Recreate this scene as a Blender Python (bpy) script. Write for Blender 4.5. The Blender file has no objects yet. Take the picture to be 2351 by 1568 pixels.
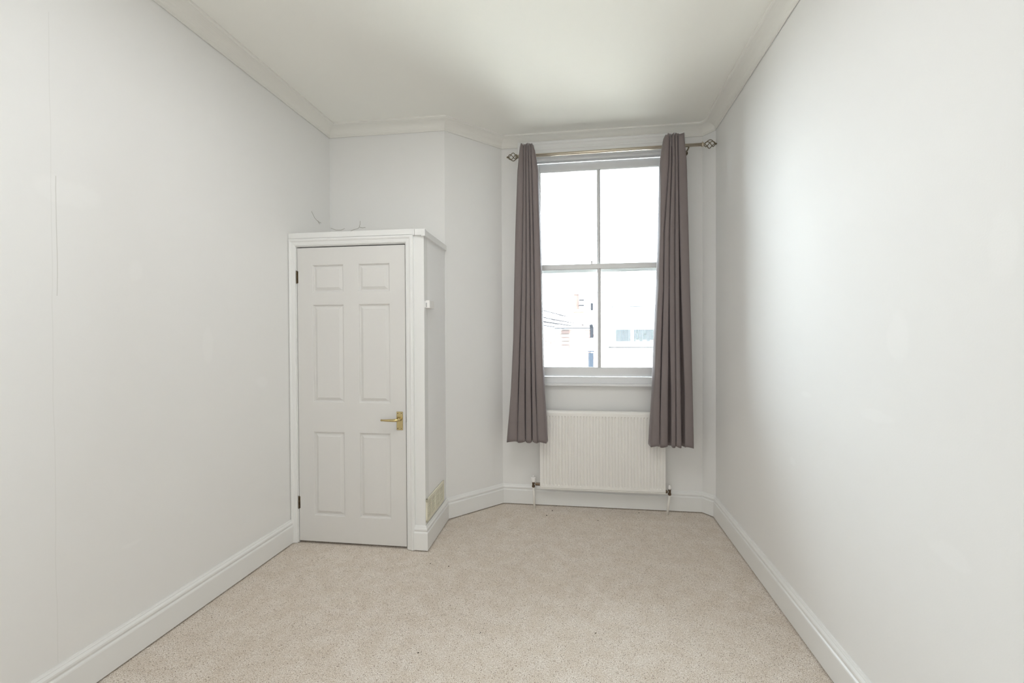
import bpy, bmesh, math, random
import numpy as np
from mathutils import Vector, Matrix

random.seed(7)
np.random.seed(7)
SC = bpy.context.scene
COL = SC.collection

# ------------------------------------------------------------------ camera
cam_d = bpy.data.cameras.new('camera')
cam = bpy.data.objects.new('camera', cam_d)
COL.objects.link(cam)
SC.camera = cam
FPX = 1016.278
cam_d.sensor_fit = 'HORIZONTAL'
cam_d.sensor_width = 36.0
cam_d.lens = FPX / 2351 * 36.0
cam_d.clip_start = 0.02
cam_d.clip_end = 300
_r = Vector((0.98744859, 0.15787156, -0.00467447))
_u = Vector((0.00298738, 0.01092203, 0.99993589))
_f = Vector((-0.15791249, 0.98739925, -0.01031332))
_m = Matrix((_r, _u, -_f)).transposed().to_4x4()
_m.translation = Vector((0, 0, 1.38727))
cam.matrix_world = _m

# ------------------------------------------------------------------ exposure, sky, lights
SC.view_settings.view_transform = 'Standard'
SC.view_settings.look = 'None'
SC.view_settings.exposure = 0.0
SC.view_settings.gamma = 1.0
SC.view_settings.use_curve_mapping = False
SC.cycles.max_bounces = 16
SC.cycles.diffuse_bounces = 8
SC.cycles.transparent_max_bounces = 12
SC.cycles.sample_clamp_indirect = 20.0
SC.cycles.use_denoising = True
SC.cycles.caustics_reflective = False
SC.cycles.caustics_refractive = False

SKY_STRENGTH = 16.5
SUN_STRENGTH = 50.0
FILL_POWER = 16.0
world = bpy.data.worlds.new('overcast_sky')
SC.world = world
world.use_nodes = True
bg = world.node_tree.nodes['Background']
bg.inputs['Color'].default_value = (0.81, 0.915, 1.0, 1)
bg.inputs['Strength'].default_value = SKY_STRENGTH

sun_d = bpy.data.lights.new('sun', 'SUN')
sun_d.energy = SUN_STRENGTH
sun_d.angle = math.radians(1.0)
sun_d.color = (1.0, 0.96, 0.9)
sun = bpy.data.objects.new('sun', sun_d)
COL.objects.link(sun)
# the sun stands high behind the camera and shines on the houses across the yard
sun.rotation_euler = Vector((0.30, 0.62, -1.15)).to_track_quat('-Z', 'Y').to_euler()

fill_d = bpy.data.lights.new('ceiling_fill', 'AREA')  # unseen fill added under the ceiling to brighten the far end
fill_d.shape = 'RECTANGLE'
fill_d.size = 0.8
fill_d.size_y = 0.8
fill_d.energy = FILL_POWER
fill_d.color = (0.97, 0.98, 1.0)
fill = bpy.data.objects.new('ceiling_fill', fill_d)
COL.objects.link(fill)
fill.location = (-0.55, 1.5, 2.97)
fill.rotation_euler = Vector((-0.0, 0.0, -1)).to_track_quat('-Z', 'Y').to_euler()

back_d = bpy.data.lights.new('rear_fill', 'AREA')  # fill added behind the camera to lift the surfaces facing it
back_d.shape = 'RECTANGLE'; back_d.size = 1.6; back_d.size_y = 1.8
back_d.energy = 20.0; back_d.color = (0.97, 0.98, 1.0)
back = bpy.data.objects.new('rear_fill', back_d)
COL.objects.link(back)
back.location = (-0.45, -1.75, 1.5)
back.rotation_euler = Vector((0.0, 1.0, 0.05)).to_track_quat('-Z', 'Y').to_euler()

portal_d = bpy.data.lights.new('window_portal', 'AREA')
portal_d.shape = 'RECTANGLE'; portal_d.size = 1.05; portal_d.size_y = 1.85
portal_d.cycles.is_portal = True
portal = bpy.data.objects.new('window_portal', portal_d)
COL.objects.link(portal)
portal.location = (0.125, 3.82, 1.93)
portal.rotation_euler = Vector((0.02, -1.0, 0)).to_track_quat('-Z', 'Y').to_euler()

# ------------------------------------------------------------------ plan of the room (metres)
HC = 3.0171          # ceiling
ZC = 2.94375         # lower edge of the cove
PC = 0.09208         # cove projection
ZB = 0.16428         # skirting height
TB = 0.02            # skirting thickness
YR = -1.9            # wall behind the camera
L_ = Vector((-1.951, YR)); A_ = Vector((-1.951, 3.2076)); B_ = Vector((-1.0277, 3.23475))
C_ = Vector((-0.66228, 3.6305)); D_ = Vector((0.92724, 3.6623)); E_ = Vector((1.00039, 3.57369))
R_ = Vector((1.00039, YR)); F_ = Vector((-1.0131, 2.74186))


class Frame:
    """a wall-aligned frame: x along the wall, y into the wall, z up"""
    def __init__(self, origin, direction):
        self.o = Vector((origin.x, origin.y, 0)); d = direction.normalized()
        self.d = Vector((d.x, d.y, 0)); self.n = Vector((-d.y, d.x, 0))
        self.rot = math.atan2(d.y, d.x)

    def w(self, x, y, z):
        return self.o + self.d * x + self.n * y + Vector((0, 0, z))


WORLD = Frame(Vector((0, 0)), Vector((1, 0)))
WIN = Frame(C_, D_ - C_)                       # window wall, x from the left corner, y>0 outdoors
CUP = Frame(F_, Vector((1, 0.02531)))          # cupboard front, x<0 towards the left wall
SIDE = Frame(F_, B_ - F_)                      # cupboard side, x towards the window, y>0 into the cupboard


# ------------------------------------------------------------------ materials
def nodes_of(name):
    m = bpy.data.materials.new(name); m.use_nodes = True
    nt = m.node_tree
    return m, nt, nt.nodes['Principled BSDF']


def N(nt, kind, **kw):
    n = nt.nodes.new(kind)
    for k, v in kw.items():
        if k.startswith('i_'):
            n.inputs[k[2:].replace('_', ' ')].default_value = v
        else:
            setattr(n, k, v)
    return n


def objco(nt):
    return nt.nodes.new('ShaderNodeTexCoord').outputs['Object']


def math_n(nt, op, a, b=None, clamp=False):
    n = nt.nodes.new('ShaderNodeMath'); n.operation = op; n.use_clamp = clamp
    for i, v in enumerate((a, b)):
        if v is None: continue
        if isinstance(v, (int, float)): n.inputs[i].default_value = v
        else: nt.links.new(v, n.inputs[i])
    return n.outputs[0]


def mixc(nt, fac, a, b):
    n = nt.nodes.new('ShaderNodeMix'); n.data_type = 'RGBA'
    if isinstance(fac, (int, float)): n.inputs[0].default_value = fac
    else: nt.links.new(fac, n.inputs[0])
    for sock, v in ((n.inputs[6], a), (n.inputs[7], b)):
        if isinstance(v, tuple): sock.default_value = (*v, 1)
        else: nt.links.new(v, sock)
    return n.outputs[2]


def noise(nt, scale, detail=3, vec=None, rough=0.5):
    n = nt.nodes.new('ShaderNodeTexNoise')
    n.inputs['Scale'].default_value = scale; n.inputs['Detail'].default_value = detail
    n.inputs['Roughness'].default_value = rough
    nt.links.new(vec if vec is not None else objco(nt), n.inputs['Vector'])
    return n.outputs['Fac']


def ramp(nt, fac, p0, p1):
    n = nt.nodes.new('ShaderNodeMapRange'); n.interpolation_type = 'SMOOTHSTEP'
    nt.links.new(fac, n.inputs[0]); n.inputs[1].default_value = p0; n.inputs[2].default_value = p1
    return n.outputs[0]


def bump(nt, bsdf, height, strength, dist=0.002):
    b = nt.nodes.new('ShaderNodeBump'); b.inputs['Strength'].default_value = strength
    b.inputs['Distance'].default_value = dist
    nt.links.new(height, b.inputs['Height']); nt.links.new(b.outputs[0], bsdf.inputs['Normal'])


def paint(name, col, rough=0.6, var=0.02, bstr=0.12, bscale=180, patches=None, seam=None, spec=0.3):
    m, nt, p = nodes_of(name)
    co = objco(nt)
    dark = tuple(c * (1 - var) for c in col)
    c = mixc(nt, noise(nt, 1.7, 4, co), dark, col)
    if patches:
        # touched-up places in the wall paint: (axis position, z, radius y, radius z)
        sep = nt.nodes.new('ShaderNodeSeparateXYZ'); nt.links.new(co, sep.inputs[0])
        nz = noise(nt, 9, 4, co)
        for (py, pz, ry, rz) in patches:
            a = math_n(nt, 'POWER', math_n(nt, 'DIVIDE', math_n(nt, 'SUBTRACT', sep.outputs[1], py), ry), 2)
            b = math_n(nt, 'POWER', math_n(nt, 'DIVIDE', math_n(nt, 'SUBTRACT', sep.outputs[2], pz), rz), 2)
            d = math_n(nt, 'ADD', math_n(nt, 'ADD', a, b), math_n(nt, 'MULTIPLY', math_n(nt, 'SUBTRACT', nz, 0.5), 2.5))
            f = math_n(nt, 'SUBTRACT', 1.0, ramp(nt, d, 0.4, 1.4))
            c = mixc(nt, math_n(nt, 'MULTIPLY', f, 0.16), c, tuple(min(1, v * 1.06) for v in (0.86, 0.86, 0.85)))
    if seam:
        sep2 = nt.nodes.new('ShaderNodeSeparateXYZ'); nt.links.new(co, sep2.inputs[0])
        for sy, z0, z1, amt in seam:
            wob = math_n(nt, 'MULTIPLY', math_n(nt, 'SUBTRACT', noise(nt, 3.0, 3, co), 0.5), 0.02)
            dd = math_n(nt, 'ABSOLUTE', math_n(nt, 'SUBTRACT', math_n(nt, 'ADD', sep2.outputs[1], wob), sy))
            f = math_n(nt, 'SUBTRACT', 1.0, ramp(nt, dd, 0.0004, 0.0022))
            g = math_n(nt, 'MULTIPLY', math_n(nt, 'GREATER_THAN', sep2.outputs[2], z0), math_n(nt, 'LESS_THAN', sep2.outputs[2], z1))
            c = mixc(nt, math_n(nt, 'MULTIPLY', math_n(nt, 'MULTIPLY', f, g), amt), c, (0.45, 0.44, 0.40))
    nt.links.new(c, p.inputs['Base Color'])
    p.inputs['Roughness'].default_value = rough
    p.inputs['Specular IOR Level'].default_value = spec
    bump(nt, p, noise(nt, bscale, 3, co), bstr, 0.001)
    return m


def metal(name, col, rough=0.25, metallic=1.0, var=0.15):
    m, nt, p = nodes_of(name)
    c = mixc(nt, noise(nt, 60, 3), tuple(v * (1 - var) for v in col), col)
    nt.links.new(c, p.inputs['Base Color'])
    p.inputs['Metallic'].default_value = metallic
    p.inputs['Roughness'].default_value = rough
    return m


WALLC = (0.815, 0.812, 0.80)
M_left = paint('wall_paint_left', WALLC, 0.7, patches=[(2.439, 1.115, .05, .035), (1.67, 1.69, .035, .05), (1.64, .49, .05, .012), (1.42, 1.95, .10, .05), (2.05, 1.35, .03, .10)],
               seam=[(1.376, 1.55, 2.0, 0.5), (1.36, 0.17, 2.6, 0.14)])
M_right = paint('wall_paint_right', WALLC, 0.7, patches=[(1.71, 1.108, .09, .02), (1.394, .777, .07, .03), (2.195, 1.121, .05, .015), (2.321, .778, .03, .02), (1.6, 1.38, .05, .08), (1.245, 1.6, .04, .1)])
M_wall = paint('wall_paint', WALLC, 0.7)
M_ceil = paint('ceiling_paint', (0.87, 0.865, 0.82), 0.8, bstr=0.08)
M_cove = paint('cove_paint', (0.82, 0.81, 0.77), 0.6, bstr=0.05)
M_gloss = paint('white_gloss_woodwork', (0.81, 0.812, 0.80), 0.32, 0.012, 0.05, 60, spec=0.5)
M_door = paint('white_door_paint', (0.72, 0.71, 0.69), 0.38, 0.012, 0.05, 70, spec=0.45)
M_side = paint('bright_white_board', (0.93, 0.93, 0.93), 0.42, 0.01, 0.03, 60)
M_sash = paint('window_gloss', (0.78, 0.785, 0.79), 0.35, 0.012, 0.04, 60, spec=0.5)
M_rad = paint('radiator_enamel', (0.86, 0.845, 0.81), 0.28, 0.008, 0.02, 40, spec=0.5)
M_cream = paint('cream_plastic', (0.84, 0.81, 0.66), 0.4, 0.01, 0.02)
M_plastic = paint('white_plastic', (0.86, 0.85, 0.83), 0.35, 0.01, 0.02)
M_pipe = paint('painted_pipe', (0.82, 0.80, 0.75), 0.35, 0.01, 0.02)
M_dark = paint('dark_void', (0.02, 0.018, 0.015), 0.9, 0.1, 0.0)
M_crack = paint('crack_line', (0.33, 0.30, 0.25), 0.9, 0.1, 0.0)
M_crumb = paint('dark_crumb', (0.06, 0.045, 0.03), 0.9, 0.3, 0.2)
M_brass = metal('polished_brass', (0.64, 0.52, 0.27), 0.24)
M_bronze = metal('dull_bronze_wire', (0.23, 0.19, 0.13), 0.38, 0.85)
M_rod = metal('satin_brass_tube', (0.68, 0.61, 0.50), 0.28, 0.9)
M_oldbrass = metal('tarnished_valve', (0.20, 0.145, 0.10), 0.35, 0.8, 0.4)
M_chrome = metal('chrome', (0.7, 0.7, 0.7), 0.12)
M_hinge = metal('dark_hinge', (0.16, 0.12, 0.07), 0.4, 0.9)


def fabric():
    m, nt, p = nodes_of('mauve_grey_fabric')
    co = objco(nt)
    c = mixc(nt, noise(nt, 4, 4, co), (0.255, 0.212, 0.208), (0.295, 0.25, 0.245))
    w = nt.nodes.new('ShaderNodeTexNoise'); w.inputs['Scale'].default_value = 420
    nt.links.new(co, w.inputs['Vector'])
    c2 = mixc(nt, math_n(nt, 'MULTIPLY', w.outputs['Fac'], 0.35), c, (0.35, 0.305, 0.30))
    nt.links.new(c2, p.inputs['Base Color'])
    p.inputs['Roughness'].default_value = 0.62
    p.inputs['Sheen Weight'].default_value = 0.55
    p.inputs['Sheen Roughness'].default_value = 0.4
    p.inputs['Sheen Tint'].default_value = (0.9, 0.85, 0.9, 1)
    mp = nt.nodes.new('ShaderNodeMapping'); mp.inputs['Scale'].default_value = (1, 1, 0.35)
    mp.inputs['Rotation'].default_value = (0, 0.5, 0)
    nt.links.new(co, mp.inputs[0])
    h = math_n(nt, 'ADD', math_n(nt, 'MULTIPLY', noise(nt, 14, 3, mp.outputs[0]), 1.0), math_n(nt, 'MULTIPLY', w.outputs['Fac'], 0.05))
    bump(nt, p, h, 0.22, 0.008)
    # cloth lets a little daylight through
    tr = nt.nodes.new('ShaderNodeBsdfTranslucent'); nt.links.new(c2, tr.inputs[0])
    mx = nt.nodes.new('ShaderNodeMixShader'); mx.inputs[0].default_value = 0.28
    out = nt.nodes['Material Output']
    nt.links.new(p.outputs[0], mx.inputs[1]); nt.links.new(tr.outputs[0], mx.inputs[2])
    nt.links.new(mx.outputs[0], out.inputs[0])
    return m


def carpet():
    m, nt, p = nodes_of('beige_fleck_carpet')
    co = objco(nt)
    big = ramp(nt, noise(nt, 1.3, 4, co), 0.3, 0.7)
    base = mixc(nt, big, (0.83, 0.765, 0.69), (0.89, 0.83, 0.765))
    mid = ramp(nt, noise(nt, 11, 4, co), 0.35, 0.65)
    base = mixc(nt, math_n(nt, 'MULTIPLY', mid, 0.45), base, (0.68, 0.585, 0.48))
    tuft = noise(nt, 270, 4, co, 0.65)
    base = mixc(nt, ramp(nt, tuft, 0.36, 0.60), (0.44, 0.35, 0.26), base)
    lite = ramp(nt, noise(nt, 330, 2, co), 0.54, 0.70)
    base = mixc(nt, math_n(nt, 'MULTIPLY', lite, 0.6), base, (0.95, 0.93, 0.90))
    for sc, th, rad_, am in ((150, 0.80, 0.30, 0.8), (85, 0.90, 0.17, 0.9)):
        v = nt.nodes.new('ShaderNodeTexVoronoi'); v.inputs['Scale'].default_value = sc
        nt.links.new(co, v.inputs['Vector'])
        sepc = nt.nodes.new('ShaderNodeSeparateColor'); nt.links.new(v.outputs['Color'], sepc.inputs[0])
        pick = math_n(nt, 'GREATER_THAN', sepc.outputs[0], th)
        dot = math_n(nt, 'MULTIPLY', math_n(nt, 'LESS_THAN', v.outputs['Distance'], rad_), pick)
        base = mixc(nt, math_n(nt, 'MULTIPLY', dot, am), base, (0.16, 0.11, 0.075))
    nt.links.new(base, p.inputs['Base Color'])
    p.inputs['Roughness'].default_value = 0.95
    p.inputs['Specular IOR Level'].default_value = 0.1
    p.inputs['Sheen Weight'].default_value = 0.2
    bump(nt, p, tuft, 0.5, 0.004)
    return m


def glass():
    m = bpy.data.materials.new('window_glass'); m.use_nodes = True
    nt = m.node_tree; nt.nodes.clear()
    out = nt.nodes.new('ShaderNodeOutputMaterial')
    tr = nt.nodes.new('ShaderNodeBsdfTransparent'); tr.inputs[0].default_value = (0.97, 0.985, 0.98, 1)
    gl = nt.nodes.new('ShaderNodeBsdfGlossy'); gl.inputs['Roughness'].default_value = 0.02
    fr = nt.nodes.new('ShaderNodeFresnel'); fr.inputs[0].default_value = 1.45
    mx = nt.nodes.new('ShaderNodeMixShader')
    nt.links.new(fr.outputs[0], mx.inputs[0]); nt.links.new(tr.outputs[0], mx.inputs[1]); nt.links.new(gl.outputs[0], mx.inputs[2])
    nt.links.new(mx.outputs[0], out.inputs[0])
    return m


M_fabric = fabric(); M_carpet = carpet(); M_glass = glass()
M_render = paint('white_render', (0.82, 0.82, 0.80), 0.8, 0.03, 0.2, 40)
M_brick = paint('red_brick', (0.075, 0.050, 0.044), 0.85, 0.2, 0.3, 60)
M_brick2 = paint('pale_brick', (0.24, 0.14, 0.12), 0.85, 0.15, 0.3, 60)
M_mortar = paint('mortar', (0.20, 0.185, 0.17), 0.9, 0.05, 0.3, 80)
M_tile = paint('pale_roof_tile', (0.30, 0.28, 0.27), 0.8, 0.12, 0.3, 50)
M_lead_shade = paint('grey_lead_and_gap_shade', (0.016, 0.017, 0.020), 0.6, 0.1, 0.1, spec=0.0)  # near-black, for outdoor lead and for painted gap shade under the tiles
M_bluegrey = paint('blue_grey_paint', (0.022, 0.027, 0.035), 0.6, 0.1, 0.1, spec=0.0)
M_yard = paint('yard_concrete', (0.60, 0.59, 0.55), 0.9, 0.2, 0.3, 20)
M_leaf = paint('green_leaf', (0.035, 0.045, 0.010), 0.6, 0.4, 0.1, spec=0.0)
M_blind = paint('dark_slat', (0.008, 0.009, 0.012), 0.6, 0.1, 0.0, spec=0.0)
M_roomdark = paint('dim_interior', (0.5, 0.5, 0.5), 0.9, 0.1, 0.0, spec=0.0)


# ------------------------------------------------------------------ object helpers
def tag(o, label=None, cat=None, group=None, kind=None):
    if label: o['label'] = label
    if cat: o['category'] = cat
    if group: o['group'] = group
    if kind: o['kind'] = kind
    return o


BASE = {}


def empty(name, frame=WORLD, at=(0, 0, 0), **kw):
    o = bpy.data.objects.new(name, None)
    o.empty_display_size = 0.1
    COL.objects.link(o)
    o.location = frame.w(*at); o.rotation_euler = (0, 0, frame.rot)
    BASE[o] = Vector(at)
    return tag(o, **kw)


def build(name, bm, mat, parent=None, smooth=False, frame=WORLD, shift=None):
    """bm is in frame coordinates; children are moved to their parent's base"""
    if parent is not None:
        b = BASE[parent]
        bmesh.ops.translate(bm, verts=bm.verts, vec=-b)
    bmesh.ops.recalc_face_normals(bm, faces=bm.faces)
    me = bpy.data.meshes.new(name)
    bm.to_mesh(me); bm.free()
    if smooth:
        for p in me.polygons: p.use_smooth = True
    if mat is not None: me.materials.append(mat)
    o = bpy.data.objects.new(name, me)
    COL.objects.link(o)
    if parent is not None:
        o.parent = parent
        BASE[o] = BASE[parent]
    else:
        o.location = frame.w(0, 0, 0); o.rotation_euler = (0, 0, frame.rot)
        BASE[o] = Vector((0, 0, 0))
    return o


def bx(bm, x0, x1, y0, y1, z0, z1, bev=0.0, seg=2):
    vs = [bm.verts.new((x, y, z)) for z in (z0, z1) for y in (y0, y1) for x in (x0, x1)]
    fs = [bm.faces.new([vs[i] for i in q]) for q in ((0, 2, 3, 1), (4, 5, 7, 6), (0, 1, 5, 4), (2, 6, 7, 3), (0, 4, 6, 2), (1, 3, 7, 5))]
    if bev > 0:
        es = list({e for f in fs for e in f.edges})
        bmesh.ops.bevel(bm, geom=es, offset=bev, segments=seg, affect='EDGES', profile=0.6)
    return vs


def box(*a, **k):
    bm = bmesh.new(); bx(bm, *a, **k); return bm


def tube(bm, pts, rad, n=10, cap=True):
    """round tube through pts; rad a number or one per point"""
    pts = [Vector(p) for p in pts]
    rads = rad if isinstance(rad, (list, tuple)) else [rad] * len(pts)
    rings = []
    prev = None
    for i, p in enumerate(pts):
        t = (pts[min(i + 1, len(pts) - 1)] - pts[max(i - 1, 0)]).normalized()
        if prev is None:
            a = Vector((0, 0, 1)) if abs(t.z) < 0.9 else Vector((1, 0, 0))
            u = t.cross(a).normalized()
        else:
            u = (prev - t * prev.dot(t)).normalized()
        prev = u
        v = t.cross(u)
        rings.append([bm.verts.new(p + (u * math.cos(2 * math.pi * k / n) + v * math.sin(2 * math.pi * k / n)) * max(rads[i], 1e-5)) for k in range(n)])
    for a, b in zip(rings, rings[1:]):
        for k in range(n):
            bm.faces.new((a[k], a[(k + 1) % n], b[(k + 1) % n], b[k]))
    if cap:
        bm.faces.new(rings[0][::-1]); bm.faces.new(rings[-1])


def sphere(bm, c, r, sx=1, sy=1, sz=1, seg=14):
    m = Matrix.Translation(c) @ Matrix.Diagonal((sx, sy, sz, 1))
    bmesh.ops.create_uvsphere(bm, u_segments=seg, v_segments=seg // 2 + 2, radius=r, matrix=m)


def offset_poly(poly, t):
    n = len(poly); ns = []
    for i in range(n - 1):
        d = (poly[i + 1] - poly[i]).normalized(); ns.append(Vector((d.y, -d.x)))
    out = []
    for i in range(n):
        if i == 0: out.append(poly[0] + ns[0] * t)
        elif i == n - 1: out.append(poly[-1] + ns[-1] * t)
        else:
            m = ns[i - 1] + ns[i]
            out.append(poly[i] + m / m.dot(ns[i]) * t)
    return out


def sweep(poly, profile, i0, i1):
    """mitred moulding along poly[i0..i1]; profile = closed list of (offset to the room, z)"""
    bm = bmesh.new()
    offs = {round(o, 6): offset_poly(poly, o) for o, z in profile}
    rows = []
    for i in range(i0, i1 + 1):
        rows.append([bm.verts.new((offs[round(o, 6)][i].x, offs[round(o, 6)][i].y, z)) for o, z in profile])
    n = len(profile)
    for a, b in zip(rows, rows[1:]):
        for k in range(n):
            bm.faces.new((a[k], a[(k + 1) % n], b[(k + 1) % n], b[k]))
    bm.faces.new(rows[0]); bm.faces.new(rows[-1][::-1])
    return bm


# ------------------------------------------------------------------ walls, ceiling, floor
ROOM = [L_, A_, B_, C_, D_, E_, R_]
WT = 0.16
outer = offset_poly(ROOM, -WT)


def wall_prism(a, b, ao, bo, z0=0.0, z1=HC + 0.02):
    bm = bmesh.new()
    lo = [bm.verts.new((p.x, p.y, z0)) for p in (a, b, bo, ao)]
    hi = [bm.verts.new((p.x, p.y, z1)) for p in (a, b, bo, ao)]
    bm.faces.new(lo[::-1]); bm.faces.new(hi)
    for k in range(4):
        bm.faces.new((lo[k], lo[(k + 1) % 4], hi[(k + 1) % 4], hi[k]))
    return bm


def struct(o):
    return tag(o, kind='structure')


wl = struct(build('wall_left', wall_prism(L_ - Vector((0, WT)), A_, outer[0] - Vector((0, WT)), outer[1]), M_left))
wb = struct(build('wall_back', wall_prism(A_, B_, outer[1], outer[2]), M_wall))
struct(build('wall_angled', wall_prism(B_, C_, outer[2], outer[3]), M_wall))
struct(build('wall_return', wall_prism(D_, E_, outer[4], outer[5]), M_wall))
struct(build('wall_right', wall_prism(E_, R_ - Vector((0, WT)), outer[5], outer[6] - Vector((0, WT))), M_right))
struct(build('wall_rear', box(L_.x, R_.x, YR - WT, YR, 0, HC + 0.02), M_wall))

# window wall in its own frame, with the opening for the sash window
WO0, WO1 = 0.255, 1.336          # opening
WZ0, WZ1 = 1.000, 2.862
SL = (D_ - C_).length
ol, orr = -0.0, SL
bm = bmesh.new()
eo0 = (Vector((outer[3].x, outer[3].y, 0)) - WIN.o).dot(WIN.d)
eo1 = (Vector((outer[4].x, outer[4].y, 0)) - WIN.o).dot(WIN.d)


def wpris(x0, x1, z0, z1, X0=None, X1=None):
    X0 = x0 if X0 is None else X0; X1 = x1 if X1 is None else X1
    lo = [bm.verts.new((x, y, z0)) for x, y in ((x0, 0), (x1, 0), (X1, WT), (X0, WT))]
    hi = [bm.verts.new((x, y, z1)) for x, y in ((x0, 0), (x1, 0), (X1, WT), (X0, WT))]
    bm.faces.new(lo[::-1]); bm.faces.new(hi)
    for k in range(4): bm.faces.new((lo[k], lo[(k + 1) % 4], hi[(k + 1) % 4], hi[k]))


wpris(0, WO0, 0, HC + .02, eo0, WO0)
wpris(WO1, SL, 0, HC + .02, WO1, eo1)
wpris(WO0, WO1, 0, WZ0); wpris(WO0, WO1, WZ1, HC + .02)
bmesh.ops.remove_doubles(bm, verts=bm.verts, dist=1e-5)
struct(build('wall_window', bm, M_wall, frame=WIN))

# fine cracks above the cupboard
def crack(parent, pts, name='crack'):
    bm = bmesh.new(); tube(bm, pts, 0.0013, 5)
    return build(name, bm, M_crack, parent)


xl = L_.x + 0.0006
crack(wl, [(xl, 2.966, 2.31), (xl, 2.985, 2.292), (xl, 3.003, 2.273), (xl, 3.03, 2.262), (xl, 3.052, 2.256), (xl, 3.085, 2.255)])
crack(wl, [(xl, 3.045, 2.262), (xl, 3.062, 2.245), (xl, 3.07, 2.243)])


def yb(x): return A_.y + (x - A_.x) / (B_.x - A_.x) * (B_.y - A_.y) - 0.0006


crack(wb, [(x, yb(x), z) for x, z in ((-1.703, 2.292), (-1.704, 2.265), (-1.71, 2.245), (-1.722, 2.233), (-1.755, 2.227), (-1.79, 2.213))])
crack(wb, [(x, yb(x), z) for x, z in ((-1.71, 2.245), (-1.685, 2.238), (-1.66, 2.24))])
crack(wb, [(x, yb(x), z) for x, z in ((-1.945, 2.245), (-1.90, 2.228), (-1.86, 2.226), (-1.83, 2.238))])

struct(build('ceiling', box(L_.x - WT, R_.x + WT, YR - WT, D_.y + WT, HC, HC + 0.25), M_ceil))


def floor_mesh():
    """carpet: a fine uneven pile over the part in view, one sheet"""
    x0, x1, y0, y1 = -1.96, 1.01, 0.9, 3.68
    st = 0.0065
    nx = int((x1 - x0) / st); ny = int((y1 - y0) / st)
    xs = np.linspace(x0, x1, nx); ys = np.linspace(y0, y1, ny)
    X, Y = np.meshgrid(xs, ys)
    rng = np.random.default_rng(3)
    Z = rng.normal(0, 0.0011, X.shape)
    Z = np.clip(Z, -0.003, 0.003)
    X = X + rng.uniform(-.002, .002, X.shape); Y = Y + rng.uniform(-.002, .002, Y.shape)
    co = np.stack([X, Y, Z], -1).reshape(-1, 3)
    i = np.arange((ny - 1) * nx).reshape(ny - 1, nx)[:, :-1].ravel()
    q = np.stack([i, i + 1, i + 1 + nx, i + nx], -1)
    n0 = len(co)
    # plain sheet nearer and behind the camera
    ex = np.array([[x0, YR - .1, 0], [x1, YR - .1, 0], [x1, y0 + .01, -0.001], [x0, y0 + .01, -0.001]])
    co = np.vstack([co, ex]); q = np.vstack([q, [[n0, n0 + 1, n0 + 2, n0 + 3]]])
    me = bpy.data.meshes.new('floor')
    me.vertices.add(len(co)); me.vertices.foreach_set('co', co.ravel())
    me.loops.add(q.size); me.loops.foreach_set('vertex_index', q.ravel().astype(np.int32))
    me.polygons.add(len(q)); me.polygons.foreach_set('loop_start', np.arange(0, q.size, 4, dtype=np.int32))
    me.update(); me.validate()
    me.polygons.foreach_set('use_smooth', np.ones(len(me.polygons), dtype=bool))
    me.materials.append(M_carpet)
    o = bpy.data.objects.new('floor', me); COL.objects.link(o)
    return o


struct(floor_mesh())
struct(build('subfloor_slab', box(L_.x - WT, R_.x + WT, YR - WT, D_.y + WT, -0.25, -0.006), M_dark))  # dark subfloor slab hidden under the carpet

# cove, one piece per wall, mitred
prof = [(0, HC + .004), (0, ZC + .007), (0.003, ZC + .007), (0.003, ZC), (0.009, ZC), (0.0095, ZC + 0.006), (0.006, ZC + .008)]
a_, b_ = PC - 0.012, HC - 0.013 - (ZC + 0.009)
for k in range(1, 11):
    th = k / 10 * math.pi / 2
    prof.append((0.006 + (a_ - 0.006) * (1 - math.cos(th)), ZC + 0.009 + b_ * math.sin(th)))
prof += [(PC - 0.011, HC - 0.0115), (PC - .001, HC - 0.0105), (PC, HC - .0095), (PC, HC + .004)]
for k, nm in enumerate(('trim_1', 'trim_2', 'trim_3', 'trim_4', 'trim_5', 'trim_6')):
    struct(build(nm, sweep(ROOM, prof, k, k + 1), M_cove))

# skirting boards
skp = [(0, 0.008), (TB, 0.008), (TB, 0.116), (0.0185, 0.121), (0.0145, 0.1235), (0.0125, 0.1255), (0.0125, 0.129), (0.0155, 0.132),
       (0.0175, 0.138), (0.0165, 0.145), (0.0125, 0.150), (0.0095, 0.1535), (0.0095, 0.1565), (0.0075, 0.159), (0.005, ZB), (0, ZB)]
Fl = CUP.w(-0.0735, 0, 0).to_2d()
SK = [Fl, F_, B_, C_, D_, E_, R_]
cl = CUP.w(-0.945, 0.0, 0)
SKL = [L_, Vector((L_.x, cl.y - 0.004))]
struct(build('baseboard_left', sweep(SKL, skp, 0, 1), M_gloss))
struct(build('baseboard_angled', sweep(SK, skp, 2, 3), M_gloss))
struct(build('baseboard_window', sweep(SK, skp, 3, 4), M_gloss))
struct(build('baseboard_return', sweep(SK, skp, 4, 5), M_gloss))
struct(build('baseboard_right', sweep(SK, skp, 5, 6), M_gloss))

# ------------------------------------------------------------------ built-in corner cupboard with a panelled door
cup = empty('corner_cupboard', CUP, (-0.47, 0, 0),
            label='white boxed-in corner cupboard with a tall six-panel door and brass lever', cat='cupboard')
DX0, DX1, DZ0, DZ1 = -0.8855, -0.1300, 0.016, 1.991
XL = -0.9375      # left wall in this frame
DB = 0.003        # set-back of door face


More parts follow.
